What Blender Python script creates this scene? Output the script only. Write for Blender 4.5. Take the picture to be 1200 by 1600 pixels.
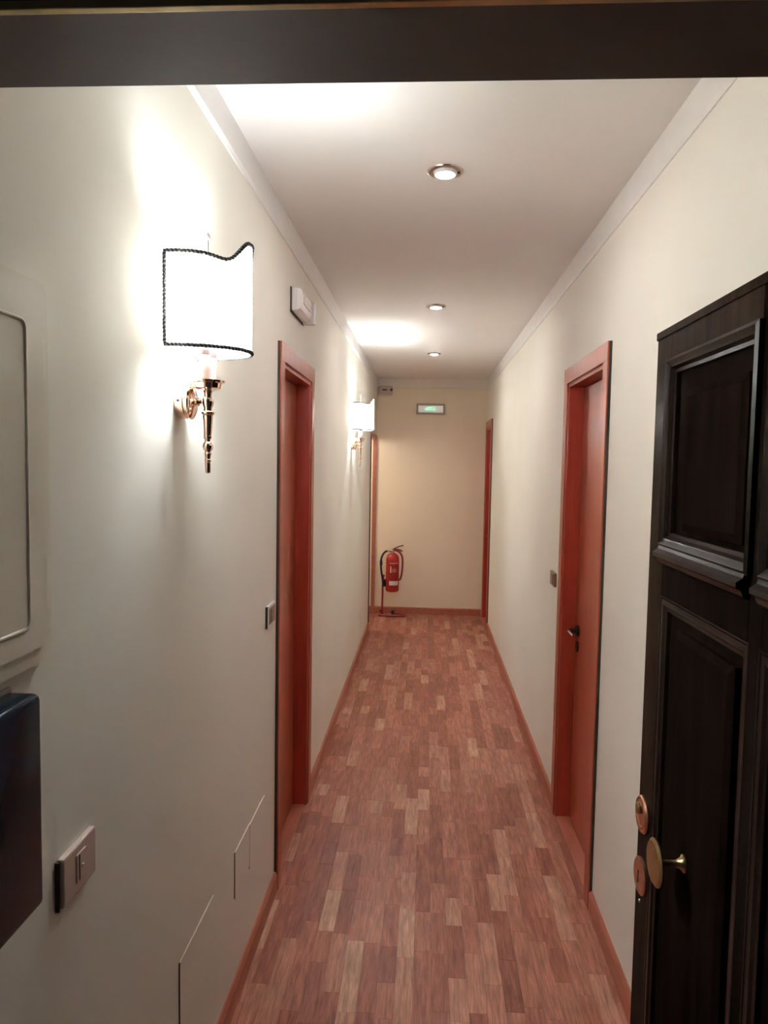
import bpy, bmesh, math, random
from mathutils import Vector, Matrix

random.seed(7)
for o in list(bpy.data.objects):
    bpy.data.objects.remove(o)
scene = bpy.context.scene
COL = scene.collection

# ------------------------------------------------------------------ camera
CAM_H, F_PX = 1.68, 1120.0
YAW, PITCH, ROLL = 0.05809, 0.06582, 0.01704
cy_, sy_, cp_, sp_ = math.cos(YAW), math.sin(YAW), math.cos(PITCH), math.sin(PITCH)
right = Vector((cy_, sy_, 0)); fwd = Vector((-sy_ * cp_, cy_ * cp_, -sp_)); up = Vector((-sy_ * sp_, cy_ * sp_, cp_))
r2 = right * math.cos(ROLL) + up * math.sin(ROLL)
u2 = up * math.cos(ROLL) - right * math.sin(ROLL)
cam_data = bpy.data.cameras.new('camera')
cam = bpy.data.objects.new('camera', cam_data); COL.objects.link(cam)
M = Matrix.Identity(4)
for i in range(3):
    M[i][0], M[i][1], M[i][2] = r2[i], u2[i], -fwd[i]
M[2][3] = CAM_H
cam.matrix_world = M
cam_data.sensor_fit = 'VERTICAL'; cam_data.sensor_height = 36.0
cam_data.lens = F_PX / 1600 * 36.0
cam_data.clip_start = 0.02
scene.camera = cam

# ------------------------------------------------------------------ world, exposure
w = bpy.data.worlds.new('world'); scene.world = w; w.use_nodes = True
w.node_tree.nodes['Background'].inputs[0].default_value = (0.9, 0.95, 1.0, 1)
w.node_tree.nodes['Background'].inputs[1].default_value = 0.004
scene.view_settings.view_transform = 'Standard'
scene.view_settings.look = 'None'
scene.view_settings.gamma = 1.0
scene.view_settings.use_curve_mapping = False
scene.view_settings.exposure = 1.93
BULB = 150.0      # sconce bulb emission
SPOT = 130.0       # downlight bulb emission

# ------------------------------------------------------------------ dimensions (metres)
XL, XR, H, YE = -0.565, 0.661, 2.636, 8.036
Y0 = 0.70                       # inner face of the entrance wall

# ------------------------------------------------------------------ materials
def new_mat(name):
    m = bpy.data.materials.new(name); m.use_nodes = True
    nt = m.node_tree; b = nt.nodes['Principled BSDF']
    return m, nt, b

def mat(name, col, rough=0.5, metal=0.0, var=0.0, scale=8.0, stretch=(1, 1, 1), bump=0.0, bscale=200.0, spec=0.5, coat=0.0):
    m, nt, b = new_mat(name)
    b.inputs['Roughness'].default_value = rough
    b.inputs['Metallic'].default_value = metal
    b.inputs['Specular IOR Level'].default_value = spec
    b.inputs['Coat Weight'].default_value = coat
    tc = nt.nodes.new('ShaderNodeTexCoord')
    mp = nt.nodes.new('ShaderNodeMapping'); mp.inputs['Scale'].default_value = stretch
    nt.links.new(tc.outputs['Object'], mp.inputs[0])
    n = nt.nodes.new('ShaderNodeTexNoise'); n.inputs['Scale'].default_value = scale; n.inputs['Detail'].default_value = 5
    nt.links.new(mp.outputs[0], n.inputs['Vector'])
    r = nt.nodes.new('ShaderNodeValToRGB')
    r.color_ramp.elements[0].position = 0.3; r.color_ramp.elements[1].position = 0.7
    r.color_ramp.elements[0].color = (*[max(0, c * (1 - var)) for c in col], 1)
    r.color_ramp.elements[1].color = (*[min(1, c * (1 + var)) for c in col], 1)
    nt.links.new(n.outputs['Fac'], r.inputs[0])
    nt.links.new(r.outputs[0], b.inputs['Base Color'])
    if bump:
        n2 = nt.nodes.new('ShaderNodeTexNoise'); n2.inputs['Scale'].default_value = bscale
        nt.links.new(mp.outputs[0], n2.inputs['Vector'])
        bp = nt.nodes.new('ShaderNodeBump'); bp.inputs['Strength'].default_value = bump; bp.inputs['Distance'].default_value = 0.002
        nt.links.new(n2.outputs['Fac'], bp.inputs['Height'])
        nt.links.new(bp.outputs[0], b.inputs['Normal'])
    return m

def glow(name, col, strength):
    m, nt, b = new_mat(name)
    b.inputs['Base Color'].default_value = (0.9, 0.9, 0.9, 1)
    b.inputs['Emission Color'].default_value = (*col, 1)
    b.inputs['Emission Strength'].default_value = strength
    return m

MAT = {}
MAT['wall'] = mat('cream_wall_paint', (0.875, 0.835, 0.740), 0.75, var=0.025, scale=1.6, bump=0.10, bscale=160)
MAT['wall_end'] = mat('cream_wall_paint_light_tint', (0.91, 0.77, 0.60), 0.75, var=0.025, scale=1.6, bump=0.10, bscale=160)  # same cream paint, with far-end brightness and warm tone put into the colour
MAT['ceiling'] = mat('white_ceiling_paint', (0.90, 0.85, 0.815), 0.8, var=0.02, scale=1.2, bump=0.06, bscale=140)
MAT['band'] = mat('white_cornice_paint', (0.86, 0.825, 0.80), 0.7, var=0.015)
MAT['band_end'] = mat('white_cornice_paint_light_tint', (0.88, 0.79, 0.69), 0.7, var=0.015)  # warm light tinted into the white cornice paint against the bluish lamps
MAT['cherry'] = mat('cherry_wood', (0.40, 0.078, 0.036), 0.34, var=0.16, scale=7, stretch=(6, 6, 0.5), bump=0.04, bscale=60)
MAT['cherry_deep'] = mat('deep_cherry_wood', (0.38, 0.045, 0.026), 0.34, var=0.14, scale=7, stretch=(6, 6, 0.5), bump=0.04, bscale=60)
MAT['base'] = mat('baseboard_cherry', (0.42, 0.135, 0.08), 0.4, var=0.15, scale=5, stretch=(6, 0.6, 6))
MAT['edge'] = mat('dark_edge_brown', (0.035, 0.02, 0.014), 0.6, var=0.3, scale=20)
MAT['darkwood'] = mat('dark_stained_wood', (0.0085, 0.0058, 0.0045), 0.30, spec=0.0, var=0.45, scale=6, stretch=(5, 5, 0.5), bump=0.12, bscale=40)
MAT['darkwood_worn'] = mat('worn_brown_wood', (0.020, 0.0115, 0.0075), 0.30, spec=0.004, var=0.45, scale=6, stretch=(5, 5, 0.6), bump=0.12, bscale=40)
MAT['darkfield'] = mat('dark_reddish_panel_wood', (0.0085, 0.005, 0.004), 0.35, spec=0.0, var=0.45, scale=6, stretch=(5, 5, 0.5), bump=0.12, bscale=40)
MAT['darkwood_gloss'] = mat('polished_dark_wood_edge', (0.014, 0.0085, 0.0062), 0.30, spec=0.09, var=0.45, scale=6, stretch=(5, 5, 0.6), bump=0.12, bscale=40)
MAT['header'] = mat('dark_brown_frame_paint', (0.095, 0.058, 0.037), 0.6, var=0.2, scale=3, bump=0.1, bscale=90)
MAT['gold'] = mat('rose_gold_metal', (0.92, 0.68, 0.55), 0.10, 1.0, var=0.02)
MAT['brass'] = mat('aged_brass', (0.42, 0.32, 0.16), 0.32, 1.0, var=0.15, scale=40)
MAT['copper'] = mat('copper_brass', (0.62, 0.33, 0.22), 0.33, 1.0, var=0.15, scale=40)
MAT['chrome'] = mat('satin_metal', (0.62, 0.58, 0.54), 0.22, 1.0, var=0.03)
MAT['darkmetal'] = mat('dark_bronze_metal', (0.05, 0.045, 0.042), 0.3, 0.8, var=0.1)
MAT['bronze'] = mat('bronze_switch_plate', (0.33, 0.20, 0.14), 0.35, 0.5, var=0.1, scale=30)
MAT['rosewhite'] = mat('pinkish_beige_plastic', (0.56, 0.44, 0.385), 0.4, var=0.04)
MAT['white'] = mat('white_plastic', (0.84, 0.79, 0.78), 0.4, var=0.02)
MAT['coverpaint'] = mat('painted_cover', (0.875, 0.835, 0.740), 0.7, var=0.02, bump=0.08, bscale=160)
MAT['hatch'] = mat('painted_hatch', (0.86, 0.80, 0.68), 0.5, var=0.03, bump=0.10, bscale=60)
MAT['navy'] = mat('navy_gloss_plastic', (0.003, 0.013, 0.024), 0.16, spec=0.10, var=0.15)
MAT['greyframe'] = mat('grey_sign_frame', (0.42, 0.35, 0.29), 0.5, var=0.05)
MAT['red'] = mat('red_enamel', (0.40, 0.022, 0.022), 0.26, var=0.06)
MAT['redtube'] = mat('dark_red_tube', (0.28, 0.022, 0.018), 0.33, var=0.06)
MAT['black'] = mat('black_rubber', (0.012, 0.012, 0.013), 0.45, var=0.1)
MAT['paper'] = mat('white_label_paper', (0.75, 0.66, 0.62), 0.6, var=0.03)
MAT['braid_dark'] = mat('dark_green_braid', (0.006, 0.010, 0.0085), 0.7, var=0.2, scale=60)
MAT['braid_light'] = mat('grey_green_braid', (0.13, 0.15, 0.145), 0.7, var=0.2, scale=60)
MAT['candle'] = mat('white_candle_sleeve', (0.25, 0.17, 0.15), 0.35, var=0.02)
MAT['socket'] = mat('brown_socket_ring', (0.05, 0.02, 0.017), 0.4, var=0.05)
MAT['bulb'] = glow('sconce_bulb_glow', (0.86, 0.94, 1.0), BULB)
MAT['spot'] = glow('downlight_glow', (1.0, 0.97, 0.965), SPOT)
MAT['signglow'] = glow('sign_panel_glow', (1.0, 0.90, 0.82), 0.045)
MAT['green'] = glow('green_pictogram_glow', (0.05, 0.75, 0.42), 0.40)
MAT['landing'] = mat('landing_stone', (0.12, 0.10, 0.085), 0.5, var=0.2, scale=12)
MAT['subfloor'] = mat('floor_joint_brown', (0.10, 0.045, 0.03), 0.7, var=0.1)

def shade_mat():
    m, nt, b = new_mat('cream_lamp_shade_fabric')
    nt.nodes.remove(b)
    out = nt.nodes['Material Output']
    d = nt.nodes.new('ShaderNodeBsdfDiffuse'); t = nt.nodes.new('ShaderNodeBsdfTranslucent'); mx = nt.nodes.new('ShaderNodeMixShader')
    n = nt.nodes.new('ShaderNodeTexNoise'); n.inputs['Scale'].default_value = 300
    r = nt.nodes.new('ShaderNodeValToRGB')
    r.color_ramp.elements[0].color = (0.84, 0.79, 0.72, 1); r.color_ramp.elements[1].color = (0.90, 0.86, 0.80, 1)
    nt.links.new(n.outputs['Fac'], r.inputs[0])
    nt.links.new(r.outputs[0], d.inputs['Color']); nt.links.new(r.outputs[0], t.inputs['Color'])
    mx.inputs[0].default_value = 0.72
    nt.links.new(d.outputs[0], mx.inputs[1]); nt.links.new(t.outputs[0], mx.inputs[2])
    nt.links.new(mx.outputs[0], out.inputs[0])
    return m
MAT['shade'] = shade_mat()

def plank_mat():
    m, nt, b = new_mat('oak_strip_parquet')
    L = nt.links.new
    oi = nt.nodes.new('ShaderNodeObjectInfo'); ge = nt.nodes.new('ShaderNodeNewGeometry')
    def math_(op, a, bb):
        n = nt.nodes.new('ShaderNodeMath'); n.operation = op
        for i, v in enumerate((a, bb)):
            if v is None: continue
            if isinstance(v, (int, float)): n.inputs[i].default_value = v
            else: L(v, n.inputs[i])
        return n.outputs[0]
    rnd = math_('FRACT', math_('ADD', oi.outputs['Random'], ge.outputs['Random Per Island']), None)
    tone = nt.nodes.new('ShaderNodeValToRGB')
    cr = tone.color_ramp
    cr.elements[0].position = 0.0; cr.elements[0].color = (0.305, 0.105, 0.068, 1)
    cr.elements[1].position = 1.0; cr.elements[1].color = (0.59, 0.33, 0.225, 1)
    for p, c in ((0.22, (0.365, 0.128, 0.085)), (0.5, (0.425, 0.160, 0.108)), (0.8, (0.475, 0.198, 0.135)), (0.93, (0.53, 0.265, 0.182))):
        e = cr.elements.new(p); e.color = (*c, 1)
    L(rnd, tone.inputs[0])
    # grain: world position shifted by a per-piece amount
    cmb = nt.nodes.new('ShaderNodeCombineXYZ')
    L(math_('MULTIPLY', rnd, 37.0), cmb.inputs[0]); L(math_('MULTIPLY', rnd, 91.0), cmb.inputs[1])
    add = nt.nodes.new('ShaderNodeVectorMath'); add.operation = 'ADD'
    L(ge.outputs['Position'], add.inputs[0]); L(cmb.outputs[0], add.inputs[1])
    mp = nt.nodes.new('ShaderNodeMapping'); mp.inputs['Scale'].default_value = (1, 0.07, 1)
    L(add.outputs[0], mp.inputs[0])
    n1 = nt.nodes.new('ShaderNodeTexNoise'); n1.inputs['Scale'].default_value = 150; n1.inputs['Detail'].default_value = 4; n1.inputs['Roughness'].default_value = 0.65
    L(mp.outputs[0], n1.inputs['Vector'])
    mp2 = nt.nodes.new('ShaderNodeMapping'); mp2.inputs['Scale'].default_value = (1, 0.16, 1)
    L(add.outputs[0], mp2.inputs[0])
    n2 = nt.nodes.new('ShaderNodeTexWave'); n2.bands_direction = 'X'; n2.inputs['Scale'].default_value = 9
    n2.inputs['Distortion'].default_value = 11; n2.inputs['Detail'].default_value = 3; n2.inputs['Detail Scale'].default_value = 1.2
    L(mp2.outputs[0], n2.inputs['Vector'])
    g1 = nt.nodes.new('ShaderNodeMapRange'); g1.inputs[1].default_value = 0.38; g1.inputs[2].default_value = 0.62; g1.inputs[3].default_value = 0.74; g1.inputs[4].default_value = 1.10
    L(n1.outputs['Fac'], g1.inputs[0])
    g2 = nt.nodes.new('ShaderNodeMapRange'); g2.inputs[1].default_value = 0.0; g2.inputs[2].default_value = 0.35; g2.inputs[3].default_value = 0.87; g2.inputs[4].default_value = 1.03
    L(n2.outputs['Fac'], g2.inputs[0])
    n3 = nt.nodes.new('ShaderNodeTexNoise'); n3.inputs['Scale'].default_value = 34; n3.inputs['Detail'].default_value = 2
    mp3 = nt.nodes.new('ShaderNodeMapping'); mp3.inputs['Scale'].default_value = (1, 0.22, 1)
    L(add.outputs[0], mp3.inputs[0]); L(mp3.outputs[0], n3.inputs['Vector'])
    g3 = nt.nodes.new('ShaderNodeMapRange'); g3.inputs[1].default_value = 0.35; g3.inputs[2].default_value = 0.65; g3.inputs[3].default_value = 0.86; g3.inputs[4].default_value = 1.14
    L(n3.outputs['Fac'], g3.inputs[0])
    f = math_('MULTIPLY', math_('MULTIPLY', g1.outputs[0], g2.outputs[0]), g3.outputs[0])
    sc = nt.nodes.new('ShaderNodeVectorMath'); sc.operation = 'SCALE'
    L(tone.outputs[0], sc.inputs[0]); L(f, sc.inputs['Scale'])
    L(sc.outputs[0], b.inputs['Base Color'])
    b.inputs['Roughness'].default_value = 0.42
    b.inputs['Specular IOR Level'].default_value = 0.25
    bp = nt.nodes.new('ShaderNodeBump'); bp.inputs['Strength'].default_value = 0.08; bp.inputs['Distance'].default_value = 0.001
    L(n1.outputs['Fac'], bp.inputs['Height']); L(bp.outputs[0], b.inputs['Normal'])
    return m
MAT['plank'] = plank_mat()

# ------------------------------------------------------------------ mesh helpers
class MB:
    """collects shapes into one mesh"""
    def __init__(self):
        self.bm = bmesh.new()
    def box(self, x0, x1, y0, y1, z0, z1, bevel=0.0, seg=2):
        x0, x1 = min(x0, x1), max(x0, x1); y0, y1 = min(y0, y1), max(y0, y1); z0, z1 = min(z0, z1), max(z0, z1)
        b = bmesh.new()
        vs = [b.verts.new((x, y, z)) for x in (x0, x1) for y in (y0, y1) for z in (z0, z1)]
        for q in ((0, 1, 3, 2), (4, 6, 7, 5), (0, 4, 5, 1), (2, 3, 7, 6), (0, 2, 6, 4), (1, 5, 7, 3)):
            b.faces.new([vs[i] for i in q])
        bmesh.ops.recalc_face_normals(b, faces=b.faces)
        if bevel:
            bmesh.ops.bevel(b, geom=list(b.edges), offset=bevel, segments=seg, affect='EDGES', profile=0.5)
        self._merge(b); return self
    def _merge(self, b, T=None):
        me = bpy.data.meshes.new('tmp'); b.to_mesh(me); b.free()
        if T is not None: me.transform(T)
        self.bm.from_mesh(me); bpy.data.meshes.remove(me)
    def poly(self, pts, dirv):
        """prism: closed outline pts extruded along dirv"""
        b = bmesh.new(); d = Vector(dirv)
        v0 = [b.verts.new(p) for p in pts]; v1 = [b.verts.new(Vector(p) + d) for p in pts]
        n = len(pts)
        b.faces.new(v0); b.faces.new(v1[::-1])
        for i in range(n):
            b.faces.new((v0[i], v1[i], v1[(i + 1) % n], v0[(i + 1) % n]))
        bmesh.ops.recalc_face_normals(b, faces=b.faces)
        self._merge(b); return self
    def lathe(self, prof, origin=(0, 0, 0), axis='z', seg=28):
        """prof: (radius, height) list; axis z, x or y (with sign through heights)"""
        b = bmesh.new(); rings = []
        for r, h in prof:
            ring = []
            if r < 1e-6:
                ring = [b.verts.new((0, 0, h))]
            else:
                ring = [b.verts.new((r * math.cos(2 * math.pi * k / seg), r * math.sin(2 * math.pi * k / seg), h)) for k in range(seg)]
            rings.append(ring)
        for A, B in zip(rings, rings[1:]):
            if len(A) == 1 and len(B) == 1: continue
            for k in range(seg):
                k2 = (k + 1) % seg
                if len(A) == 1: b.faces.new((A[0], B[k], B[k2]))
                elif len(B) == 1: b.faces.new((A[k], A[k2], B[0]))
                else: b.faces.new((A[k], A[k2], B[k2], B[k]))
        if len(rings[0]) > 1: b.faces.new(rings[0])
        if len(rings[-1]) > 1: b.faces.new(rings[-1])
        bmesh.ops.recalc_face_normals(b, faces=b.faces)
        R = {'z': Matrix.Identity(4), 'x': Matrix.Rotation(math.pi / 2, 4, 'Y'), 'y': Matrix.Rotation(-math.pi / 2, 4, 'X')}[axis]
        self._merge(b, Matrix.Translation(origin) @ R); return self
    def tube(self, pts, rad, seg=10, closed=False):
        pts = [Vector(p) for p in pts]; n = len(pts)
        b = bmesh.new(); rings = []
        up_ = None
        for i, p in enumerate(pts):
            if closed: t = pts[(i + 1) % n] - pts[i - 1]
            else: t = pts[min(i + 1, n - 1)] - pts[max(i - 1, 0)]
            t.normalize()
            if up_ is None:
                up_ = Vector((0, 0, 1)) if abs(t.z) < 0.9 else Vector((1, 0, 0))
            s = t.cross(up_).normalized(); up_ = s.cross(t).normalized()
            r = rad[i] if isinstance(rad, (list, tuple)) else rad
            rings.append([b.verts.new(p + s * r * math.cos(2 * math.pi * k / seg) + up_ * r * math.sin(2 * math.pi * k / seg)) for k in range(seg)])
        m = n if closed else n - 1
        for i in range(m):
            A, B = rings[i], rings[(i + 1) % n]
            for k in range(seg):
                b.faces.new((A[k], A[(k + 1) % seg], B[(k + 1) % seg], B[k]))
        if not closed:
            b.faces.new(rings[0]); b.faces.new(rings[-1])
        bmesh.ops.recalc_face_normals(b, faces=b.faces)
        self._merge(b); return self
    def build(self, name, material, parent=None, origin=None, smooth=None):
        """one mesh object; vertices given in world space (minus the parent's place)"""
        me = bpy.data.meshes.new(name)
        o = Vector(origin) if origin is not None else Vector((0, 0, 0))
        if parent is not None and origin is None:
            p = parent
            while p is not None:
                o += p.location; p = p.parent
            off = o; loc = Vector((0, 0, 0))
        else:
            off = o; loc = o.copy()
        bmesh.ops.translate(self.bm, verts=self.bm.verts, vec=-off)
        self.bm.to_mesh(me); self.bm.free()
        me.materials.append(MAT[material] if isinstance(material, str) else material)
        if smooth is not None:
            me.polygons.foreach_set('use_smooth', [True] * len(me.polygons))
            me.set_sharp_from_angle(angle=math.radians(smooth))
        ob = bpy.data.objects.new(name, me); COL.objects.link(ob)
        ob.location = loc
        if parent is not None: ob.parent = parent
        return ob

def tag(o, label=None, cat=None, group=None, kind=None):
    if label: o['label'] = label
    if cat: o['category'] = cat
    if group: o['group'] = group
    if kind: o['kind'] = kind
    return o
def empty(name, loc, label, cat, group=None, kind=None):
    e = bpy.data.objects.new(name, None); COL.objects.link(e); e.location = loc; e.empty_display_size = 0.05
    return tag(e, label, cat, group, kind)
def struct(o, label, cat):
    return tag(o, label, cat, kind='structure')
def copy_tree(o, parent=None):
    c = o.copy(); COL.objects.link(c); c.parent = parent
    for ch in list(o.children): copy_tree(ch, c)
    return c
def smoothstep(t):
    t = max(0.0, min(1.0, t)); return t * t * (3 - 2 * t)
def bez(pts, n=10):
    """Catmull-Rom through points"""
    P = [Vector(p) for p in pts]; P = [P[0] * 2 - P[1]] + P + [P[-1] * 2 - P[-2]]
    out = []
    for i in range(1, len(P) - 2):
        for k in range(n):
            t = k / n
            out.append(0.5 * ((2 * P[i]) + (P[i + 1] - P[i - 1]) * t + (2 * P[i - 1] - 5 * P[i] + 4 * P[i + 1] - P[i + 2]) * t * t + (3 * P[i] - P[i - 1] - 3 * P[i + 1] + P[i + 2]) * t ** 3))
    out.append(P[-2]); return out

# ------------------------------------------------------------------ the setting
WT = 0.14
D1 = (2.690, 3.490, 2.137)      # left door: outer casing y0, y1, top
D2 = (2.668, 3.487, 2.141)      # right door
D3 = (7.330, 8.020, 2.165)      # far right door
D4 = (7.205, YE, 1.975)         # open doorway at the far left
CW = 0.05                       # wall opening starts this far inside the casing's outer edge

m = MB()
x0, x1 = XL - WT, XL
m.box(x0, x1, 0.56, D1[0] + CW, 0, H); m.box(x0, x1, D1[0] + CW, D1[1] - CW, D1[2] - CW, H)
m.box(x0, x1, D1[1] - CW, D4[0], 0, H); m.box(x0, x1, D4[0], YE, D4[2], H)
struct(m.build('wall_left', 'wall', origin=(XL, 0, 0)), 'pale cream plaster wall along the left of the corridor, carrying both sconces', 'wall')
m = MB()
x0, x1 = XR, XR + WT
m.box(x0, x1, 0.56, D2[0] + CW, 0, H); m.box(x0, x1, D2[0] + CW, D2[1] - CW, D2[2] - CW, H)
m.box(x0, x1, D2[1] - CW, D3[0] + CW, 0, H); m.box(x0, x1, D3[0] + CW, D3[1] - CW, D3[2] - CW, H); m.box(x0, x1, D3[1] - CW, YE, 0, H)
struct(m.build('wall_right', 'wall', origin=(XR, 0, 0)), 'pale cream plaster wall along the right of the corridor', 'wall')
struct(MB().box(-1.75, 0.95, YE, YE + 0.12, -0.1, H + 0.1).build('wall_back', 'wall_end', origin=(0, YE, 0)), 'cream wall with warm light tinted in, closing the far end of the corridor', 'wall')
struct(MB().box(-1.75, -1.65, 6.4, YE, -0.02, H).build('wall_side', 'wall', origin=(-1.7, 7.2, 0)), 'cream wall of the side room behind the far left opening', 'wall')
struct(MB().box(-1.65, XL - WT, 6.4, 6.5, -0.02, H).build('wall_side', 'wall', origin=(-1.2, 6.45, 0)), 'cream partition wall inside the side room at far left', 'wall')
struct(MB().box(-1.75, 0.95, 0.56, YE + 0.12, H, H + 0.1).build('ceiling', 'ceiling', origin=(0, 4, H)), 'white plaster ceiling of the corridor with recessed spots', 'ceiling')
# entrance wall: the camera looks in under its dark header
HZ, HY = 2.040, 0.585
m = MB()
m.box(-1.7, 1.8, HY, Y0, HZ, 2.74); m.box(-1.7, XL - 0.0005, HY, Y0 - 0.0005, 0, HZ); m.box(XR + 0.0005, 1.8, HY, Y0 - 0.0005, 0, HZ)
wf = struct(m.build('wall_front', 'header', origin=(0, Y0, 0)), 'dark brown entrance header across the top of the picture', 'wall')
tb = MB().box(XL, XR, HY - 0.006, HY + 0.002, HZ - 0.002, HZ + 0.005, 0.001).build('edge_glint', 'brass', wf); tb['label'] = 'thin gold strip drawn as the glint on the header edge'  # brass strip added for the light caught by the header's edge

# white cornice band under the ceiling
BH, BT = 0.100, 0.010
def band(n, x0, x1, y0, y1, label, axis):
    m = MB()
    if axis == 'L': m.poly([(XL, y0, H - BH), (XL + 0.004, y0, H - BH), (XL + BT, y0, H - BH + 0.012), (XL + BT, y0, H), (XL, y0, H)], (0, y1 - y0, 0))
    if axis == 'R': m.poly([(XR, y0, H - BH), (XR, y0, H), (XR - BT, y0, H), (XR - BT, y0, H - BH + 0.012), (XR - 0.004, y0, H - BH)], (0, y1 - y0, 0))
    if axis == 'E': m.poly([(x0, YE, H - BH), (x0, YE, H), (x0, YE - BT, H), (x0, YE - BT, H - BH + 0.012), (x0, YE - 0.004, H - BH)], (x1 - x0, 0, 0))
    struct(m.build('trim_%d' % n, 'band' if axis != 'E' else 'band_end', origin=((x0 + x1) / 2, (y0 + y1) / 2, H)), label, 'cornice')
band(1, XL, XL, Y0, YE - BT, 'flat white cornice band along the top of the left wall', 'L')
band(2, XR, XR, Y0, YE - BT, 'flat white cornice band along the top of the right wall', 'R')
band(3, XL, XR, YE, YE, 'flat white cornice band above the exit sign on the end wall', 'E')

# baseboards
BBH, BBT = 0.078, 0.013
def bb(name, axis, a0, a1, label):
    m = MB()
    if axis == 'L': m.poly([(XL, a0, 0), (XL + BBT, a0, 0), (XL + BBT, a0, BBH - 0.010), (XL + BBT - 0.007, a0, BBH), (XL, a0, BBH)], (0, a1 - a0, 0)); org = (XL, (a0 + a1) / 2, 0)
    if axis == 'R': m.poly([(XR, a0, 0), (XR, a0, BBH), (XR - BBT + 0.007, a0, BBH), (XR - BBT, a0, BBH - 0.010), (XR - BBT, a0, 0)], (0, a1 - a0, 0)); org = (XR, (a0 + a1) / 2, 0)
    if axis == 'E': m.poly([(a0, YE, 0), (a0, YE, BBH), (a0, YE - BBT + 0.007, BBH), (a0, YE - BBT, BBH - 0.010), (a0, YE - BBT, 0)], (a1 - a0, 0, 0)); org = ((a0 + a1) / 2, YE, 0)
    struct(m.build(name, 'base', origin=org), label, 'baseboard')
bb('baseboard_left', 'L', Y0, D1[0] - 0.003, 'reddish wooden baseboard on the left wall, nearest the camera')
bb('baseboard_left', 'L', D1[1] + 0.003, D4[0] - 0.012, 'reddish wooden baseboard on the left wall beyond the door')
bb('baseboard_right', 'R', Y0, D2[0] - 0.003, 'reddish wooden baseboard on the right wall beside the dark door')
bb('baseboard_right', 'R', D2[1] + 0.003, D3[0] - 0.003, 'reddish wooden baseboard on the right wall between the two cherry doors')
bb('baseboard_back', 'E', -1.65, XR - 0.02, 'reddish wooden baseboard along the end wall behind the fire extinguisher')

# floor: strip parquet, each strip a piece of its own
fl = struct(MB().box(-1.65, XR + WT, HY, YE, -0.05, -0.004).build('floor', 'subfloor', origin=(0, 4, 0)), 'pinkish brown oak strip parquet floor of the corridor', 'floor')
struct(MB().box(-1.7, 1.8, -1.2, HY, -0.05, 0.0).build('floor', 'landing', origin=(0, -0.3, 0)), 'dark stone landing floor outside the entrance', 'floor')
SW, GAP = 0.058, 0.0004
pieces = []
ix = 0; x = XL - WT - 17 * SW
while x < XR + WT:
    y = HY + random.uniform(-0.4, 0.0)
    while y < YE:
        ln = random.choice((0.16, 0.20, 0.24, 0.28, 0.34, 0.40, 0.24, 0.30)) + random.uniform(-0.04, 0.04)
        a0, a1 = max(y, HY), min(y + ln, YE); b0, b1 = max(x, -1.65), min(x + SW, XR + WT)
        inroom = (b1 > XL and b0 < XR) or (a1 > 6.5 and b0 < XL) or (b1 > XL - 0.08) 
        if a1 - a0 > 0.01 and b1 - b0 > 0.005 and inroom:
            pieces.append((b0, b1, a0, a1))
        y += ln
    x += SW
def seen(p):
    cx, cyy = (p[0] + p[1]) / 2, (p[2] + p[3]) / 2
    return p[3] > 2.15 and p[0] > XL - 0.05 and p[1] < XR + 0.05
vis = sorted([p for p in pieces if seen(p)], key=lambda p: p[2])
single = vis[:300]; ss = set(single)
rest = [p for p in pieces if p not in ss]
def plank_geo(m, p, ztop):
    b0, b1, a0, a1 = p; c = 0.0003
    g = GAP / 2
    zt = ztop
    bm = m.bm
    lo = [(b0 + g, a0 + g), (b1 - g, a0 + g), (b1 - g, a1 - g), (b0 + g, a1 - g)]
    hi = [(b0 + g + c, a0 + g + c), (b1 - g - c, a0 + g + c), (b1 - g - c, a1 - g - c), (b0 + g + c, a1 - g - c)]
    V0 = [bm.verts.new((q[0], q[1], -0.004)) for q in lo]; V1 = [bm.verts.new((q[0], q[1], zt - 0.0005)) for q in lo]; V2 = [bm.verts.new((q[0], q[1], zt)) for q in hi]
    bm.faces.new(V2)
    for A, B in ((V0, V1), (V1, V2)):
        for k in range(4): bm.faces.new((A[k], A[(k + 1) % 4], B[(k + 1) % 4], B[k]))
for p in single:
    m = MB(); plank_geo(m, p, random.uniform(-0.0004, 0.0))
    off = Vector(((p[0] + p[1]) / 2, (p[2] + p[3]) / 2, 0))
    bmesh.ops.translate(m.bm, verts=m.bm.verts, vec=-off)
    me = bpy.data.meshes.new('parquet_strip'); m.bm.to_mesh(me); m.bm.free(); me.materials.append(MAT['plank'])
    o = bpy.data.objects.new('parquet_strip', me); COL.objects.link(o); o.parent = fl; o.location = off - fl.location
m = MB()
for p in rest: plank_geo(m, p, random.uniform(-0.0004, 0.0))
o = m.build('parquet_strips', 'plank', fl); o['kind'] = 'stuff'

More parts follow.
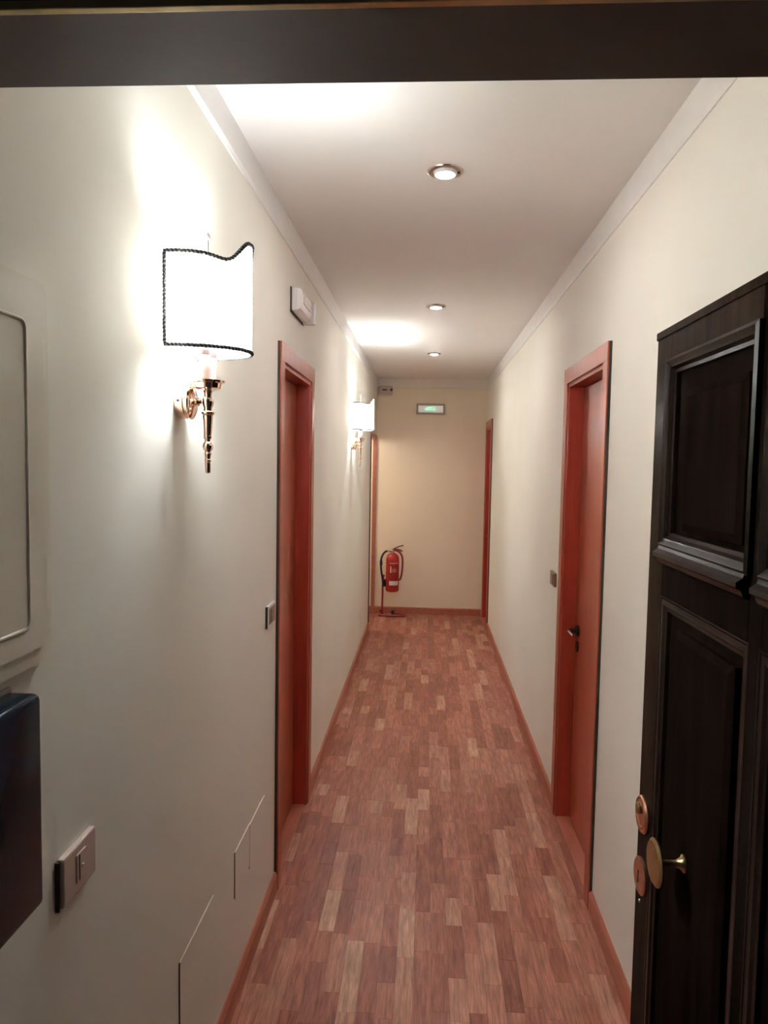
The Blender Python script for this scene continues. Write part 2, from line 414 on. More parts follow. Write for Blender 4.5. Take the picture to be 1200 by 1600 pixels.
# ------------------------------------------------------------------ doors
def door(name, side, y0, y1, top, label, handle):
    s = -1 if side == 'L' else 1
    xw = XL if side == 'L' else XR
    X = lambda d: xw + s * d         # d > 0 goes into the wall
    root = empty(name, (xw, (y0 + y1) / 2, 0), label, 'door', kind='structure')
    AW, AT = 0.070, 0.015
    # architrave: two uprights and a head
    for (a, b_, fl_) in ((y0, y0 + AW, 1), (y1 - AW, y1, -1)):
        MB().box(X(-AT), X(0), a, b_, 0, top - 0.0, 0.0025).build('architrave', 'cherry', root)
    MB().box(X(-AT - 0.0008), X(0), y0 + 0.0005, y1 - 0.0005, top - AW, top + 0.0005, 0.0025).build('architrave_head', 'cherry', root)
    # dark strip between architrave and plaster
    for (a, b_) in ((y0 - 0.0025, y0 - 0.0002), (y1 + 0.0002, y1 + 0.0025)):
        MB().box(X(-0.010), X(0.0), a, b_, 0, top).build('dark_edge_strip', 'edge', root)
    # jamb lining set back from the architrave
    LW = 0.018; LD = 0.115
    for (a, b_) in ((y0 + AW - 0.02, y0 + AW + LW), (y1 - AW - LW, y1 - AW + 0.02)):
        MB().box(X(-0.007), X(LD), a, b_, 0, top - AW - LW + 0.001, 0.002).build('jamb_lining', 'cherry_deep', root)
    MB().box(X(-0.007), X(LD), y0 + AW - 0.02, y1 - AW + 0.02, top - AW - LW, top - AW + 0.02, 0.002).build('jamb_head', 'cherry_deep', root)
    # leaf
    ly0, ly1, lt = y0 + AW + LW + 0.002, y1 - AW - LW - 0.002, top - AW - LW - 0.003
    leaf = MB().box(X(0.060), X(0.100), ly0, ly1, 0.006, lt, 0.002).build('door_leaf', 'cherry', root)
    MB().box(X(0.0), X(0.060), ly0 - 0.002, ly1 + 0.002, 0.0, 0.005, 0.0015).build('threshold', 'base', root)
    if handle == 'lever':
        hz, hy = 0.925, ly1 - 0.055
        hd = MB().lathe([(0.0, 0), (0.026, 0), (0.026, 0.007), (0.022, 0.011), (0.010, 0.012)], (X(0.060), hy, hz), 'x')
        # rose faces the corridor
        hd = MB()
        prof = [(0.0, 0), (0.026, 0), (0.026, 0.007), (0.022, 0.011), (0.011, 0.012), (0.0095, 0.045), (0.0, 0.046)]
        hd.lathe([(r, -s * h) for r, h in prof], (X(0.060), hy, hz), 'x')
        hd.build('handle_rose', 'darkmetal', leaf, smooth=35)
        pts = bez([(X(0.020), hy, hz), (X(0.014), hy - 0.012, hz), (X(0.012), hy - 0.05, hz + 0.002), (X(0.014), hy - 0.115, hz)], 8)
        MB().tube(pts, [0.0095 - 0.003 * i / (len(pts) - 1) for i in range(len(pts))], 12).build('lever', 'chrome', leaf, smooth=50)
        pl = MB(); pl.lathe([(0, 0), (0.024, 0), (0.024, -s * 0.006), (0.0, -s * 0.007)], (X(0.060), hy, hz - 0.075), 'x')
        pl.build('keyhole_rose', 'darkmetal', leaf, smooth=35)
    else:
        MB().box(X(0.052), X(0.061), ly0 + 0.055, ly0 + 0.085, 0.835, 0.915, 0.003).build('lock_plate', 'darkmetal', leaf)
    return root
door('door_1', 'L', *D1, 'cherry wood door closed in the left wall, below the emergency light', 'plate')
door('door_2', 'R', *D2, 'cherry wood door with lever handle in the right wall, behind the dark door', 'lever')
door('door_3', 'R', *D3, 'narrow-looking cherry door at the far right end beside the end wall', 'lever')
# open doorway at the far left: thin casing
o4 = empty('door_4', (XL, (D4[0] + D4[1]) / 2, 0), 'open doorway with thin brown casing at the far left corner', 'doorway', kind='structure')
MB().box(XL - 0.035, XL + 0.006, YE - 0.020, YE - 0.0135, 0, D4[2], 0.001).build('casing', 'base', o4)
MB().box(XL - 0.010, XL + 0.010, D4[0] - 0.010, D4[0] + 0.004, 0, D4[2], 0.001).build('casing', 'edge', o4)
MB().box(XL - 0.06, XL + 0.010, D4[0] - 0.010, YE - 0.001, D4[2] - 0.012, D4[2] + 0.028, 0.002).build('casing_head', 'base', o4)

# ------------------------------------------------------------------ dark entrance door, standing open along the right wall
DX, DT = 0.600, 0.045           # face towards the corridor, thickness
ey0, ey1, ez0, ez1 = 0.708, 1.946, 0.012, 2.035
ed = empty('entrance_door', (DX + DT / 2, ey0, 0), 'dark-stained panelled entrance door standing open at the right edge', 'door')
cols = [(0.80, 1.292), (1.348, 1.836)]          # panel openings along y
rows = [(0.16, 0.255 + 1.10), (1.495, 1.945)]      # lower, upper panels in z
def edbox(nm, y0, y1, z0, z1, xa=DX, xb=DX + DT, mt='darkwood', bev=0.002):
    return MB().box(xa, xb, y0, y1, z0, z1, bev).build(nm, mt, ed)
edbox('stile', cols[1][1], ey1, ez0, ez1, mt='darkwood_worn'); edbox('stile', cols[0][1], cols[1][0], ez0, ez1); edbox('stile', ey0, cols[0][0], ez0, ez1)
for (c0, c1) in cols:
    edbox('rail', c0, c1, rows[1][1], ez1, mt='darkwood_worn'); edbox('rail', c0, c1, rows[0][1], rows[1][0]); edbox('rail', c0, c1, ez0, rows[0][0])
    for ri, (z0, z1) in enumerate(rows):
        # sunk field with a raised centre
        pn = MB().box(DX + 0.018, DX + DT - 0.008, c0, c1, z0, z1).build('panel', 'darkwood', ed)
        iy0, iy1, iz0, iz1 = c0 + 0.075, c1 - 0.125, z0 + 0.06, z1 - 0.095
        if ri == 0: iz1 = z1 - 0.075
        b = bmesh.new(); mm = MB()
        o_ = [(iy0 - 0.018, iz0 - 0.018), (iy1 + 0.018, iz0 - 0.018), (iy1 + 0.018, iz1 + 0.018), (iy0 - 0.018, iz1 + 0.018)]
        i_ = [(iy0, iz0), (iy1, iz0), (iy1, iz1), (iy0, iz1)]
        V0 = [mm.bm.verts.new((DX + 0.018, y, z)) for y, z in o_]; V1 = [mm.bm.verts.new((DX + 0.006, y, z)) for y, z in o_]; V2 = [mm.bm.verts.new((DX - 0.001, y, z)) for y, z in i_]
        for A, B in ((V0, V1), (V1, V2)):
            for k in range(4): mm.bm.faces.new((A[k], A[(k + 1) % 4], B[(k + 1) % 4], B[k]))
        mm.bm.faces.new(V2); bmesh.ops.recalc_face_normals(mm.bm, faces=mm.bm.faces); b.free()
        mm.build('raised_field', 'darkfield', pn)
        # bolection moulding: a profile run round the opening with mitred corners
        prof = [(0.0, 0.016), (0.0, -0.010), (0.008, -0.014), (0.016, -0.008), (0.022, -0.006), (0.028, 0.004), (0.036, 0.006), (0.036, 0.016)]
        if ri == 0: prof = [(t, max(d, -0.001) + 0.002 * (t > 0.004)) for t, d in prof]
        mm = MB(); rings = []
        for (dy, dz, cy, cz) in ((1, 1, c0, z0), (-1, 1, c1, z0), (-1, -1, c1, z1), (1, -1, c0, z1)):
            rings.append([mm.bm.verts.new((DX + d, cy + dy * (t - 0.008), cz + dz * (t - 0.008))) for t, d in prof])
        for k in range(4):
            A, B = rings[k], rings[(k + 1) % 4]
            for j in range(len(prof)):
                j2 = (j + 1) % len(prof); mm.bm.faces.new((A[j], A[j2], B[j2], B[j]))
        bmesh.ops.recalc_face_normals(mm.bm, faces=mm.bm.faces)
        mm.build('moulding', 'darkwood_gloss', ed, smooth=25)
    # projecting ledge under the upper panel
    led = [(DX, 0, 1.440), (DX - 0.012, 0, 1.447), (DX - 0.016, 0, 1.458), (DX - 0.026, 0, 1.464), (DX - 0.026, 0, 1.474), (DX - 0.014, 0, 1.482), (DX - 0.010, 0, 1.494), (DX, 0, 1.498)]
    MB().poly([(a, c0 + 0.0, c) for a, _, c in led], (0, c1 - c0, 0)).build('ledge', 'darkwood_gloss', ed)
MB().box(DX - 0.004, DX + DT + 0.004, ey0, ey1 + 0.001, ez1 - 0.020, ez1, 0.002).build('top_edge', 'darkwood_worn', ed)
def rose(nm, y, z, prof, mt, axis_x=DX, par=ed, sq=1.0):
    return MB().lathe([(r, -h) for r, h in prof], (axis_x, y, z), 'x', 40).build(nm, mt, par, smooth=35)
lk = rose('lock_rose', 1.896, 0.760, [(0, 0), (0.049, 0), (0.0495, 0.006), (0.045, 0.011), (0.038, 0.009), (0.033, 0.012), (0.029, 0.009), (0.0, 0.009)], 'copper'); lk['label'] = 'round copper lock rosette'
rose('lock_cylinder', 1.896, 0.778, [(0, 0), (0.015, 0), (0.015, 0.018), (0.012, 0.021), (0, 0.021)], 'brass', par=lk)
lk2 = rose('lock_rose', 1.896, 0.590, [(0, 0), (0.049, 0), (0.049, 0.006), (0.045, 0.009), (0.0, 0.010)], 'copper'); lk2['label'] = 'flat copper keyhole cover'
MB().box(DX - 0.0112, DX - 0.009, 1.893, 1.899, 0.572, 0.606, 0.0008).build('keyhole', 'edge', lk2)
kb = rose('door_knob', 1.600, 0.793, [(0, 0), (0.020, 0), (0.020, 0.004), (0.013, 0.009), (0.0075, 0.020), (0.007, 0.050), (0.010, 0.058), (0.052, 0.062), (0.0525, 0.066), (0.046, 0.071), (0.0, 0.073)], 'brass'); kb['label'] = 'large aged brass disc knob on a stem'
rose('screw_head', 1.905, 0.515, [(0, 0), (0.005, 0), (0.004, 0.003), (0, 0.0035)], 'chrome')

# ------------------------------------------------------------------ wall sconces
def make_sconce():
    Y = 1.615; XB = -0.499
    root = empty('wall_sconce', (XL, Y, 1.815), 'nearest rose-gold torch sconce with scalloped white shade on the left wall', 'wall lamp', 'torch sconces on the left wall')
    bp = MB().lathe([(0, 0), (0.038, 0), (0.039, 0.003), (0.038, 0.018), (0.034, 0.020), (0.034, 0.024), (0.040, 0.026), (0.040, 0.029), (0.034, 0.033), (0.016, 0.036), (0.010, 0.038), (0, 0.038)], (XL, Y, 1.815), 'x', 40).build('backplate', 'gold', root, smooth=35)
    MB().lathe([(0, 0), (0.003, 0), (0.0025, 0.0015), (0, 0.0018)], (XL + 0.010, Y - 0.0395, 1.815), 'y', 12).build('screw', 'darkmetal', bp)
    MB().lathe([(0, 0.034), (0.009, 0.034), (0.009, 0.039), (0.006, 0.041), (0.010, 0.045), (0.006, 0.048), (0.0045, 0.052), (0.0045, 0.068), (0, 0.068)], (XL, Y, 1.815), 'x', 20).build('arm', 'gold', root, smooth=35)
    # torch body, turned
    z0 = 1.653
    prof = [(0.0, 0), (0.0045, 0.001), (0.0062, 0.004), (0.0068, 0.022), (0.0060, 0.026), (0.0078, 0.028), (0.0078, 0.031), (0.0058, 0.033), (0.0075, 0.043), (0.0085, 0.046), (0.0065, 0.049), (0.0070, 0.051),
            (0.0105, 0.055), (0.0125, 0.062), (0.0105, 0.069), (0.0070, 0.073), (0.0068, 0.077), (0.0095, 0.080), (0.0100, 0.084), (0.0088, 0.087), (0.0092, 0.090), (0.0115, 0.132), (0.0150, 0.136), (0.0150, 0.139),
            (0.0100, 0.142), (0.0095, 0.149), (0.0120, 0.155), (0.0135, 0.162), (0.0120, 0.170), (0.0085, 0.176), (0.0095, 0.183), (0.0130, 0.190), (0.0, 0.191)]
    MB().lathe([(r, h) for r, h in prof], (XB, Y, z0), 'z', 28).build('torch_body', 'gold', root, smooth=35)
    MB().lathe([(0, 0.186), (0.014, 0.187), (0.030, 0.193), (0.032, 0.204), (0.038, 0.206), (0.0385, 0.210), (0.030, 0.211), (0, 0.211)], (XB, Y, z0), 'z', 40).build('drip_tray', 'gold', root, smooth=35)
    for dy in (-0.022, 0.024):
        cs = MB().lathe([(0, 0), (0.0125, 0), (0.0125, 0.052), (0.0115, 0.054), (0, 0.054)], (XB, Y + dy, z0 + 0.211), 'z', 20).build('candle_sleeve', 'candle', root, smooth=35)
        MB().lathe([(0, 0), (0.0132, 0), (0.0132, 0.010), (0.0, 0.0105)], (XB, Y + dy, z0 + 0.265), 'z', 20).build('socket_ring', 'socket', cs, smooth=35)
        MB().lathe([(0, 0), (0.0105, 0), (0.0105, 0.027), (0, 0.027)], (XB, Y + dy, z0 + 0.2755), 'z', 20).build('lamp_holder', 'candle', cs, smooth=35)
        MB().lathe([(0, 0), (0.007, 0.0), (0.011, 0.012), (0.015, 0.035), (0.0165, 0.055), (0.0150, 0.080), (0.0095, 0.112), (0.004, 0.135), (0, 0.142)], (XB, Y + dy, z0 + 0.301), 'z', 20).build('bulb', 'bulb', root, smooth=60)
    # support wire and finial rising through the shade
    MB().tube([(XB, Y, z0 + 0.205), (XB, Y, 2.178)], 0.0018, 8).build('shade_rod', 'gold', root, smooth=50)
    MB().lathe([(0, 0), (0.004, 0), (0.006, 0.006), (0.003, 0.012), (0.0, 0.016)], (XB, Y, 2.176), 'z', 14).build('finial', 'candle', root, smooth=50)
    # curved shade, open to the wall
    N = 72; ry, rx = 0.1075, 0.158
    cx = XL + 0.006
    zb = 1.927
    def pt(th): return (cx + rx * math.sin(th) ** 0.92 if math.sin(th) > 0 else cx, Y - ry * math.cos(th))
    def ztop(th):
        d = abs(th - math.pi / 2)            # 0 at the front
        a = smoothstep((d - 0.12) / 0.62)
        dip = math.exp(-((d - 0.72) / 0.28) ** 2)
        return 2.162 - 0.040 * a - 0.010 * dip
    mm = MB(); rows_ = 8; grid = []
    for i in range(N + 1):
        th = math.pi * i / N; px, py = pt(th)
        grid.append([mm.bm.verts.new((px, py, zb + (ztop(th) - zb) * k / rows_)) for k in range(rows_ + 1)])
    for i in range(N):
        for k in range(rows_):
            mm.bm.faces.new((grid[i][k], grid[i + 1][k], grid[i + 1][k + 1], grid[i][k + 1]))
    bmesh.ops.recalc_face_normals(mm.bm, faces=mm.bm.faces)
    sh = mm.build('lamp_shade', 'shade', root, smooth=80)
    # twisted braid round the shade's edge
    path = [Vector((*pt(math.pi * i / N), ztop(math.pi * i / N))) for i in range(N + 1)]
    path += [Vector((*pt(math.pi), ztop(math.pi) - (ztop(math.pi) - zb) * k / 24)) for k in range(1, 24)]
    path += [Vector((*pt(math.pi * (N - i) / N), zb)) for i in range(N + 1)]
    path += [Vector((*pt(0), zb + (ztop(0) - zb) * k / 24)) for k in range(1, 24)]
    # resample evenly and wind two strands
    P = path + [path[0]]; L = [0]
    for a, b_ in zip(P, P[1:]): L.append(L[-1] + (b_ - a).length)
    step = 0.0016; n = int(L[-1] / step); res = []; j = 0
    for i in range(n):
        d = L[-1] * i / n
        while L[j + 1] < d: j += 1
        t = (d - L[j]) / max(1e-9, L[j + 1] - L[j]); res.append((P[j].lerp(P[j + 1], t), (P[j + 1] - P[j]).normalized()))
    for ph, mt in ((0, 'braid_dark'), (math.pi, 'braid_light')):
        q = []
        for i, (p, t) in enumerate(res):
            o_ = Vector((p.x - cx, p.y - Y, 0)); o_.normalize()
            s2 = t.cross(o_)
            if s2.length < 1e-4: s2 = Vector((0, 0, 1))
            s2.normalize(); a = ph + 2 * math.pi * i * step / 0.0085
            q.append(p + (o_ * math.cos(a) + s2 * math.sin(a)) * 0.0024)
        MB().tube(q, 0.0031 if ph == 0 else 0.0025, 5, closed=True).build('braid_trim', mt, sh, smooth=60)
    return root
s1 = make_sconce()
s2 = copy_tree(s1); s2.location = (XL, 5.364, 1.825); s2['label'] = 'small far torch sconce with white shade, near the end of the left wall'

# ------------------------------------------------------------------ recessed downlights
def make_down():
    root = empty('recessed_downlight', (0, 0, 0), '', 'ceiling light', 'recessed ceiling spots')
    MB().lathe([(0.038, -0.001), (0.040, -0.004), (0.052, -0.0045), (0.058, -0.003), (0.0595, 0.0), (0.038, 0.0)], (0, 0, 0), 'z', 48).build('trim_ring', 'chrome', root, smooth=40)
    MB().lathe([(0.039, 0.0), (0.037, -0.008), (0.034, -0.012), (0.031, -0.012), (0.0315, -0.004), (0.0315, -0.001)], (0, 0, 0), 'z', 40).build('gimbal_ring', 'white', root, smooth=40)
    MB().lathe([(0.0305, -0.002), (0.0305, -0.010), (0.028, -0.0125), (0.020, -0.0150), (0.010, -0.0162), (0.0, -0.0165)], (0, 0, 0), 'z', 32).build('bulb_lens', 'spot', root, smooth=60)
    MB().box(0.040, 0.048, -0.004, 0.004, -0.007, -0.003, 0.001).build('spring_clip', 'darkmetal', root)
    return root
dl = make_down(); spots = [((0.041, 2.409), 'largest and nearest round ceiling spot, above the two doors'), ((0.036, 4.384), 'middle round ceiling spot of the row of three'), ((0.045, 6.206), 'smallest and farthest round ceiling spot, near the exit sign')]
for i, ((x, y), lb) in enumerate(spots):
    o = dl if i == 0 else copy_tree(dl)
    o.location = (x, y, H); o['label'] = lb

# ------------------------------------------------------------------ lamp of the side room behind the open doorway
MAT['globe'] = glow('warm_globe_glow', (1.0, 0.90, 0.79), 6.5)
sl = empty('pendant_lamp', (-1.10, 7.55, H), 'white globe pendant lamp in the side room behind the left wall', 'ceiling light')
MB().lathe([(0, 0), (0.050, 0), (0.050, -0.012), (0.030, -0.025), (0, -0.026)], (-1.10, 7.55, H), 'z', 28).build('ceiling_rose', 'white', sl, smooth=40)
MB().tube([(-1.10, 7.55, H - 0.02), (-1.10, 7.55, 2.14)], 0.004, 8).build('cord', 'white', sl, smooth=60)
MB().lathe([(0, 0.125), (0.035, 0.125)] + [(0.13 * math.sin(math.radians(a)), 0.13 * math.cos(math.radians(a))) for a in range(20, 180, 10)] + [(0, -0.13)], (-1.10, 7.55, 2.02), 'z', 32).build('globe', 'globe', sl, smooth=60)

# ------------------------------------------------------------------ emergency light on the left wall
e = empty('emergency_light', (XL, 3.085, 2.35), 'white box-shaped emergency light high on the left wall above the door', 'emergency light')
ey = (2.925, 3.225); ezz = (2.298, 2.392)
MB().box(XL, XL + 0.004, ey[0] - 0.003, ey[1], ezz[0] - 0.005, ezz[1] + 0.002, 0.001).build('gasket', 'edge', e)
MB().box(XL + 0.004, XL + 0.027, ey[0], ey[1] - 0.015, ezz[0], ezz[1], 0.006, 3).build('housing', 'white', e)
MB().poly([(XL + 0.027, 0, ezz[0] + 0.004), (XL + 0.046, 0, ezz[0] + 0.020), (XL + 0.050, 0, ezz[0] + 0.028), (XL + 0.050, 0, ezz[1] - 0.014), (XL + 0.044, 0, ezz[1] - 0.006), (XL + 0.027, 0, ezz[1] - 0.003)], (0, 0.235, 0))
dm = MB().poly([(XL + 0.027, ey[0] + 0.004, ezz[0] + 0.004), (XL + 0.040, ey[0] + 0.012, ezz[0] + 0.012), (XL + 0.046, ey[0] + 0.014, ezz[0] + 0.030), (XL + 0.046, ey[0] + 0.014, ezz[1] - 0.012), (XL + 0.040, ey[0] + 0.010, ezz[1] - 0.004), (XL + 0.027, ey[0] + 0.004, ezz[1] - 0.003)], (0, 0.255, 0)).build('diffuser', 'white', e)
MB().box(XL + 0.046, XL + 0.049, ey[0] + 0.05, ey[1] - 0.07, ezz[0] + 0.036, ezz[1] - 0.022, 0.001).build('lens_strip', 'paper', dm)
MB().box(XL + 0.004, XL + 0.058, ey[1] - 0.030, ey[1], ezz[0] - 0.004, ezz[1] + 0.0, 0.004, 3).build('end_cap', 'white', e)

# ------------------------------------------------------------------ end wall: exit sign and sensor box
sg = empty('exit_sign', (0.033, YE, 2.304), 'illuminated exit sign with green pictogram on the end wall', 'sign')
MB().box(-0.125, 0.190, YE - 0.022, YE, 2.246, 2.362, 0.004).build('back_box', 'greyframe', sg)
for (x0, x1, z0, z1) in ((-0.125, -0.104, 2.246, 2.362), (0.169, 0.190, 2.246, 2.362), (-0.104, 0.169, 2.246, 2.266), (-0.104, 0.169, 2.342, 2.362)):
    MB().box(x0, x1, YE - 0.034, YE - 0.020, z0, z1, 0.003).build('frame_bar', 'greyframe', sg)
pn = MB().box(-0.104, 0.169, YE - 0.028, YE - 0.021, 2.266, 2.342, 0.001).build('light_panel', 'signglow', sg)
yp = YE - 0.0286
# running figure with an arrow, flat cut-outs on the panel
def cut(pts, nm): MB().poly([(x, yp, z) for x, z in pts], (0, -0.001, 0)).build(nm, 'green', pn)
cut([(-0.015, 2.300), (0.003, 2.300), (0.003, 2.312), (0.030, 2.312), (0.030, 2.306), (0.052, 2.318), (0.030, 2.330), (0.030, 2.322), (-0.015, 2.322)], 'running_figure')
cut([(-0.030, 2.290), (0.090, 2.290), (0.090, 2.298), (-0.030, 2.298)], 'ground_line')
cut([(0.056, 2.300), (0.078, 2.300), (0.078, 2.330), (0.056, 2.330), (0.056, 2.326), (0.074, 2.326), (0.074, 2.304), (0.056, 2.304)], 'doorway_symbol')
sb = empty('alarm_sensor', (-0.46, YE, 2.51), 'small beige sensor box in the upper left corner of the end wall', 'sensor')
MB().box(-0.545, -0.395, YE - 0.045, YE, 2.455, 2.552, 0.006, 3).build('housing', 'rosewhite', sb)
MB().box(-0.505, -0.455, YE - 0.047, YE - 0.044, 2.500, 2.516, 0.001).build('vent_slot', 'darkmetal', sb)
MB().lathe([(0, 0), (0.014, 0), (0.014, -0.020), (0.010, -0.028), (0, -0.031)], (-0.405, YE - 0.045, 2.507), 'y', 20).build('lens', 'darkmetal', sb, smooth=40)

# ------------------------------------------------------------------ switches, covers, hatch, navy box on the walls
def wall_plate(name, side, y0, y1, z0, z1, t, face, label, cat, group=None):
    s = 1 if side == 'L' else -1; xw = XL if side == 'L' else XR
    r = empty(name, (xw, (y0 + y1) / 2, (z0 + z1) / 2), label, cat, group)
    MB().box(xw, xw + s * t, y0, y1, z0, z1, min(0.003, t * 0.3)).build('cover_plate', face, r)
    return r, xw, s
r, xw, s = wall_plate('wall_socket', 'L', 1.050, 1.160, 0.975, 1.055, 0.012, 'rosewhite', 'pinkish beige switch plate low on the left wall beside the navy box', 'switch')
MB().box(XL, XL + 0.006, 1.0455, 1.0495, 0.972, 1.052).build('edge_gap', 'edge', r)
rk = MB().box(XL + 0.0105, XL + 0.0135, 1.090, 1.122, 0.993, 1.040, 0.001).build('rocker', 'rosewhite', r)
MB().box(XL + 0.0125, XL + 0.0142, 1.097, 1.100, 0.996, 1.038).build('slot', 'edge', rk)
MB().box(XL + 0.0125, XL + 0.0150, 1.107, 1.112, 1.012, 1.017, 0.0006).build('indicator', 'white', rk)
r, xw, s = wall_plate('light_switch', 'L', 2.512, 2.640, 1.085, 1.165, 0.009, 'white', 'small switch with bronze face just left of the left cherry door', 'switch')
MB().box(XL, XL + 0.008, 2.506, 2.5115, 1.086, 1.164).build('edge_gap', 'edge', r)
rr = MB().box(XL + 0.0085, XL + 0.011, 2.528, 2.624, 1.095, 1.155, 0.001).build('switch_insert', 'bronze', r)
MB().box(XL + 0.0105, XL + 0.0135, 2.556, 2.596, 1.103, 1.147, 0.001).build('rocker', 'bronze', rr)
r, xw, s = wall_plate('light_switch', 'R', 3.600, 3.720, 1.082, 1.152, 0.012, 'bronze', 'small bronze switch plate on the right wall beyond the lever-handled door', 'switch')
MB().box(XR - 0.015, XR - 0.0115, 3.630, 3.690, 1.092, 1.142, 0.001).build('rocker', 'bronze', r)
# flush painted covers low on the left wall
r, xw, s = wall_plate('junction_cover', 'L', 2.102, 2.280, 0.335, 0.482, 0.003, 'coverpaint', 'square painted junction cover low on the left wall, farther from the door', 'wall cover', 'painted covers low on the left wall')
MB().box(XL, XL + 0.0022, 2.0990, 2.1018, 0.335, 0.482).build('shadow_gap', 'edge', r)
r, xw, s = wall_plate('junction_cover', 'L', 2.286, 2.500, 0.325, 0.476, 0.003, 'coverpaint', 'square painted junction cover low on the left wall, right beside the door', 'wall cover', 'painted covers low on the left wall')
MB().box(XL, XL + 0.0022, 2.2825, 2.2858, 0.325, 0.476).build('shadow_gap', 'edge', r)
r, xw, s = wall_plate('junction_cover', 'L', 1.606, 1.878, 0.310, 0.486, 0.003, 'coverpaint', 'large painted junction cover at the bottom of the left wall, nearest the camera', 'wall cover', 'painted covers low on the left wall')
MB().box(XL, XL + 0.0024, 1.6035, 1.6058, 0.310, 0.486).build('shadow_gap', 'edge', r)
# cable conduit cover far along the left wall
r, xw, s = wall_plate('junction_cover', 'L', 6.30, 6.75, 0.235, 0.36, 0.003, 'coverpaint', 'thin painted cover low on the left wall near its far end', 'wall cover', 'painted covers low on the left wall')

# painted meter hatch at the left edge
ha = empty('meter_hatch', (XL, 0.87, 1.657), 'cream painted meter cupboard hatch with raised bead at the left edge', 'hatch')
def rounded(y0, y1, z0, z1, r, n=5):
    out = []
    for cyy, czz, a0 in ((y1 - r, z1 - r, 0), (y0 + r, z1 - r, 90), (y0 + r, z0 + r, 180), (y1 - r, z0 + r, 270)):
        for k in range(n + 1):
            a = math.radians(a0 + 90 * k / n); out.append((cyy + r * math.cos(a), czz + r * math.sin(a)))
    return out
hy0, hy1, hz0, hz1 = 0.715, 1.026, 1.384, 1.930
MB().poly([(XL, y, z) for y, z in rounded(hy0, hy1, hz0, hz1, 0.022)], (0.011, 0, 0)).build('frame', 'hatch', ha, smooth=30)
df = MB().poly([(XL + 0.010, y, z) for y, z in rounded(hy0 + 0.012, hy1 - 0.022, hz0 + 0.026, hz1 - 0.026, 0.006)], (0.007, 0, 0)).build('hatch_door', 'hatch', ha, smooth=30)
bpts = rounded(hy0 + 0.035, hy1 - 0.070, hz0 + 0.060, hz1 - 0.062, 0.012)
MB().tube([(XL + 0.0165, y, z) for y, z in bpts], 0.0032, 8, closed=True).build('bead', 'hatch', df, smooth=60)
for z0, z1 in ((1.795, 1.850), (1.465, 1.520)):
    MB().lathe([(0, 0), (0.0032, 0), (0.0032, z1 - z0), (0, z1 - z0)], (XL + 0.0125, hy1 - 0.0195, z0), 'z', 10).build('hinge', 'hatch', ha, smooth=40)
    MB().box(XL + 0.0100, XL + 0.0112, hy1 - 0.0165, hy1 - 0.0155, z0 - 0.03, z1 + 0.01).build('paint_crack', 'edge', ha)

# glossy navy box at the left edge
nb = empty('navy_wall_box', (XL, 0.83, 1.22), 'glossy dark navy box on the left wall at the picture edge, under the hatch', 'wall box')
nt_ = 0.05
prof = rounded(0.712, 0.928, 1.066, 1.364, 0.012)
MB().box(XL, XL + nt_, 0.712, 0.928, 1.066, 1.364, 0.010, 4).build('case', 'navy', nb, smooth=40)
MB().box(XL, XL + 0.006, 0.708, 0.930, 1.062, 1.369, 0.002).build('back_rim', 'greyframe', nb)

# ------------------------------------------------------------------ fire extinguisher on its floor stand
EX, EYY = -0.352, 7.855
st = empty('extinguisher_stand', (-0.40, 7.87, 0), 'red tubular floor stand holding the fire extinguisher by the end wall', 'stand')
MB().tube(bez([(-0.462, 7.895, 0.012), (-0.462, 7.895, 0.10), (-0.460, 7.895, 0.25), (-0.458, 7.895, 0.40), (-0.448, 7.900, 0.46)], 8), 0.011, 10).build('pole', 'redtube', st, smooth=60)
MB().tube(bez([(-0.478, 7.985, 0.014), (-0.492, 7.93, 0.014), (-0.490, 7.865, 0.014), (-0.44, 7.845, 0.014), (-0.35, 7.842, 0.014), (-0.255, 7.848, 0.014), (-0.212, 7.872, 0.014), (-0.23, 7.91, 0.014), (-0.29, 7.95, 0.014), (-0.345, 7.985, 0.014)], 8), 0.0125, 10).build('base_hoop', 'redtube', st, smooth=60)
for x, y in ((-0.478, 7.985), (-0.345, 7.985)):
    MB().lathe([(0, 0), (0.020, 0), (0.021, 0.010), (0.018, 0.040), (0.012, 0.044), (0, 0.044)], (x, y, 0), 'z', 16).build('foot', 'black', st, smooth=40)
MB().tube(bez([(-0.452, 7.905, 0.40), (-0.40, 7.945, 0.40), (-0.33, 7.945, 0.40), (-0.277, 7.905, 0.405), (-0.258, 7.875, 0.44), (-0.246, 7.865, 0.52), (-0.243, 7.865, 0.62), (-0.252, 7.870, 0.68), (-0.285, 7.880, 0.722), (-0.330, 7.900, 0.735)], 8), 0.0105, 10).build('holding_hoop', 'redtube', st, smooth=60)
MB().box(-0.468, -0.425, 7.880, 7.912, 0.33, 0.395, 0.004).build('clip', 'black', st)
ex = empty('fire_extinguisher', (EX, EYY, 0.28), 'red fire extinguisher with black hose in the far left corner', 'fire extinguisher')
bd = MB().lathe([(0, 0.282), (0.050, 0.282), (0.066, 0.288), (0.073, 0.300), (0.073, 0.640), (0.069, 0.665), (0.056, 0.690), (0.034, 0.706), (0.022, 0.712), (0.0, 0.713)], (EX, EYY, 0), 'z', 36).build('cylinder', 'red', ex, smooth=40)
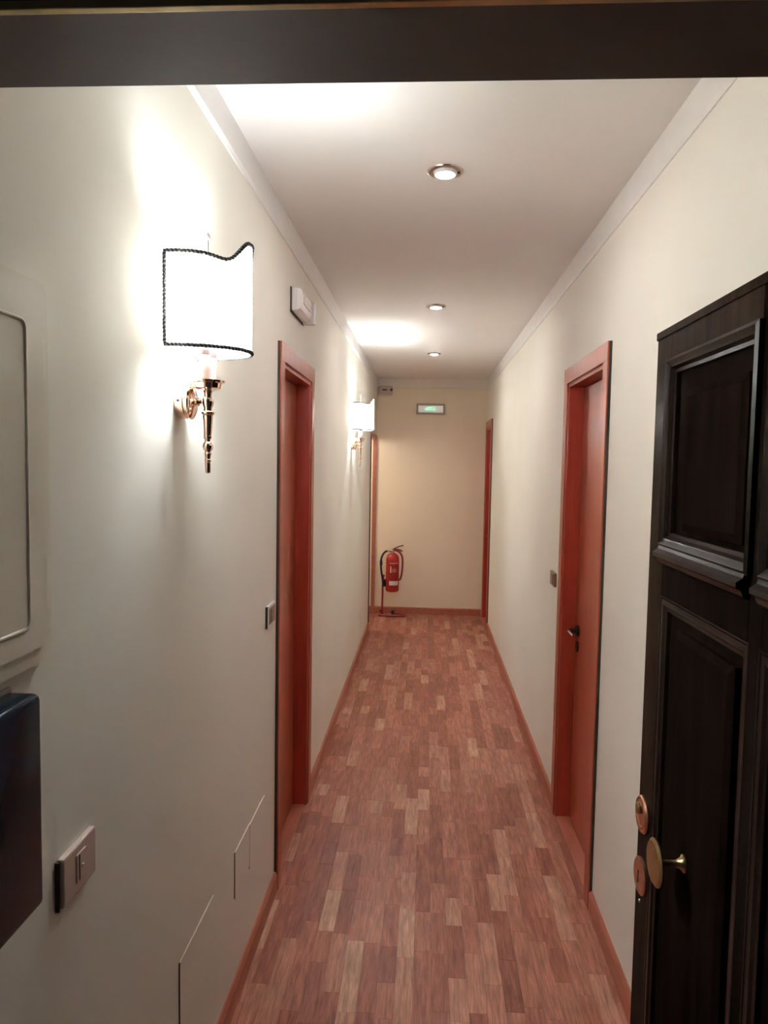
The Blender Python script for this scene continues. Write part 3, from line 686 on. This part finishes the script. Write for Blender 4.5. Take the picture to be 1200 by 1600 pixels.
def patch(z0, z1, a0, a1, nm, mt, rr=0.0738):
    mm = MB(); n = 10; g = []
    for i in range(n + 1):
        a = math.radians(a0 + (a1 - a0) * i / n)
        g.append([mm.bm.verts.new((EX + r_ * math.cos(a), EYY + r_ * math.sin(a), z)) for r_, z in ((rr, z0), (rr, z1), (rr - 0.0012, z1), (rr - 0.0012, z0))])
    for A, B in zip(g, g[1:]):
        for k in range(4): mm.bm.faces.new((A[k], A[(k + 1) % 4], B[(k + 1) % 4], B[k]))
    mm.bm.faces.new(g[0]); mm.bm.faces.new(g[-1]); bmesh.ops.recalc_face_normals(mm.bm, faces=mm.bm.faces)
    return mm.build(nm, mt, bd, smooth=30)
patch(0.362, 0.408, -115, -33, 'inspection_label', 'paper')
patch(0.600, 0.606, -112, -40, 'print_line', 'paper')
patch(0.500, 0.572, -107, -98, 'print_block', 'paper')
for a in (-86, -72, -58): patch(0.505, 0.545, a, a + 4, 'print_mark', 'rosewhite')
MB().lathe([(0, 0), (0.018, 0), (0.018, 0.018), (0.014, 0.022), (0.014, 0.045), (0, 0.046)], (EX, EYY, 0.710), 'z', 18).build('valve', 'chrome', ex, smooth=40)
MB().lathe([(0, 0), (0.012, 0), (0.012, 0.05), (0.009, 0.052), (0, 0.052)], (EX - 0.060, EYY, 0.733), 'x', 14).build('hose_fitting', 'chrome', ex, smooth=40)
MB().tube(bez([(EX - 0.01, EYY, 0.745), (EX + 0.03, EYY, 0.768), (EX + 0.07, EYY, 0.785), (EX + 0.115, EYY, 0.797)], 6), 0.006, 8).build('squeeze_lever', 'darkmetal', ex, smooth=60)
MB().tube(bez([(EX, EYY, 0.748), (EX + 0.04, EYY, 0.752), (EX + 0.075, EYY, 0.744), (EX + 0.105, EYY, 0.730)], 6), 0.009, 8).build('carry_handle', 'redtube', ex, smooth=60)
hs = MB().tube(bez([(EX - 0.058, EYY, 0.733), (EX - 0.085, EYY, 0.720), (EX - 0.112, EYY, 0.685), (EX - 0.127, EYY - 0.005, 0.635), (EX - 0.129, EYY - 0.005, 0.570), (EX - 0.122, EYY - 0.005, 0.500), (EX - 0.112, EYY, 0.440), (EX - 0.104, EYY, 0.390)], 8), 0.0115, 10).build('hose', 'black', ex, smooth=60)
MB().tube([(EX - 0.128, EYY - 0.005, 0.625), (EX - 0.126, EYY - 0.005, 0.575)], 0.016, 10).build('hose_clip', 'black', hs, smooth=50)
MB().tube([(EX - 0.104, EYY, 0.40), (EX - 0.098, EYY, 0.350)], [0.013, 0.017], 10).build('nozzle', 'black', hs, smooth=50)
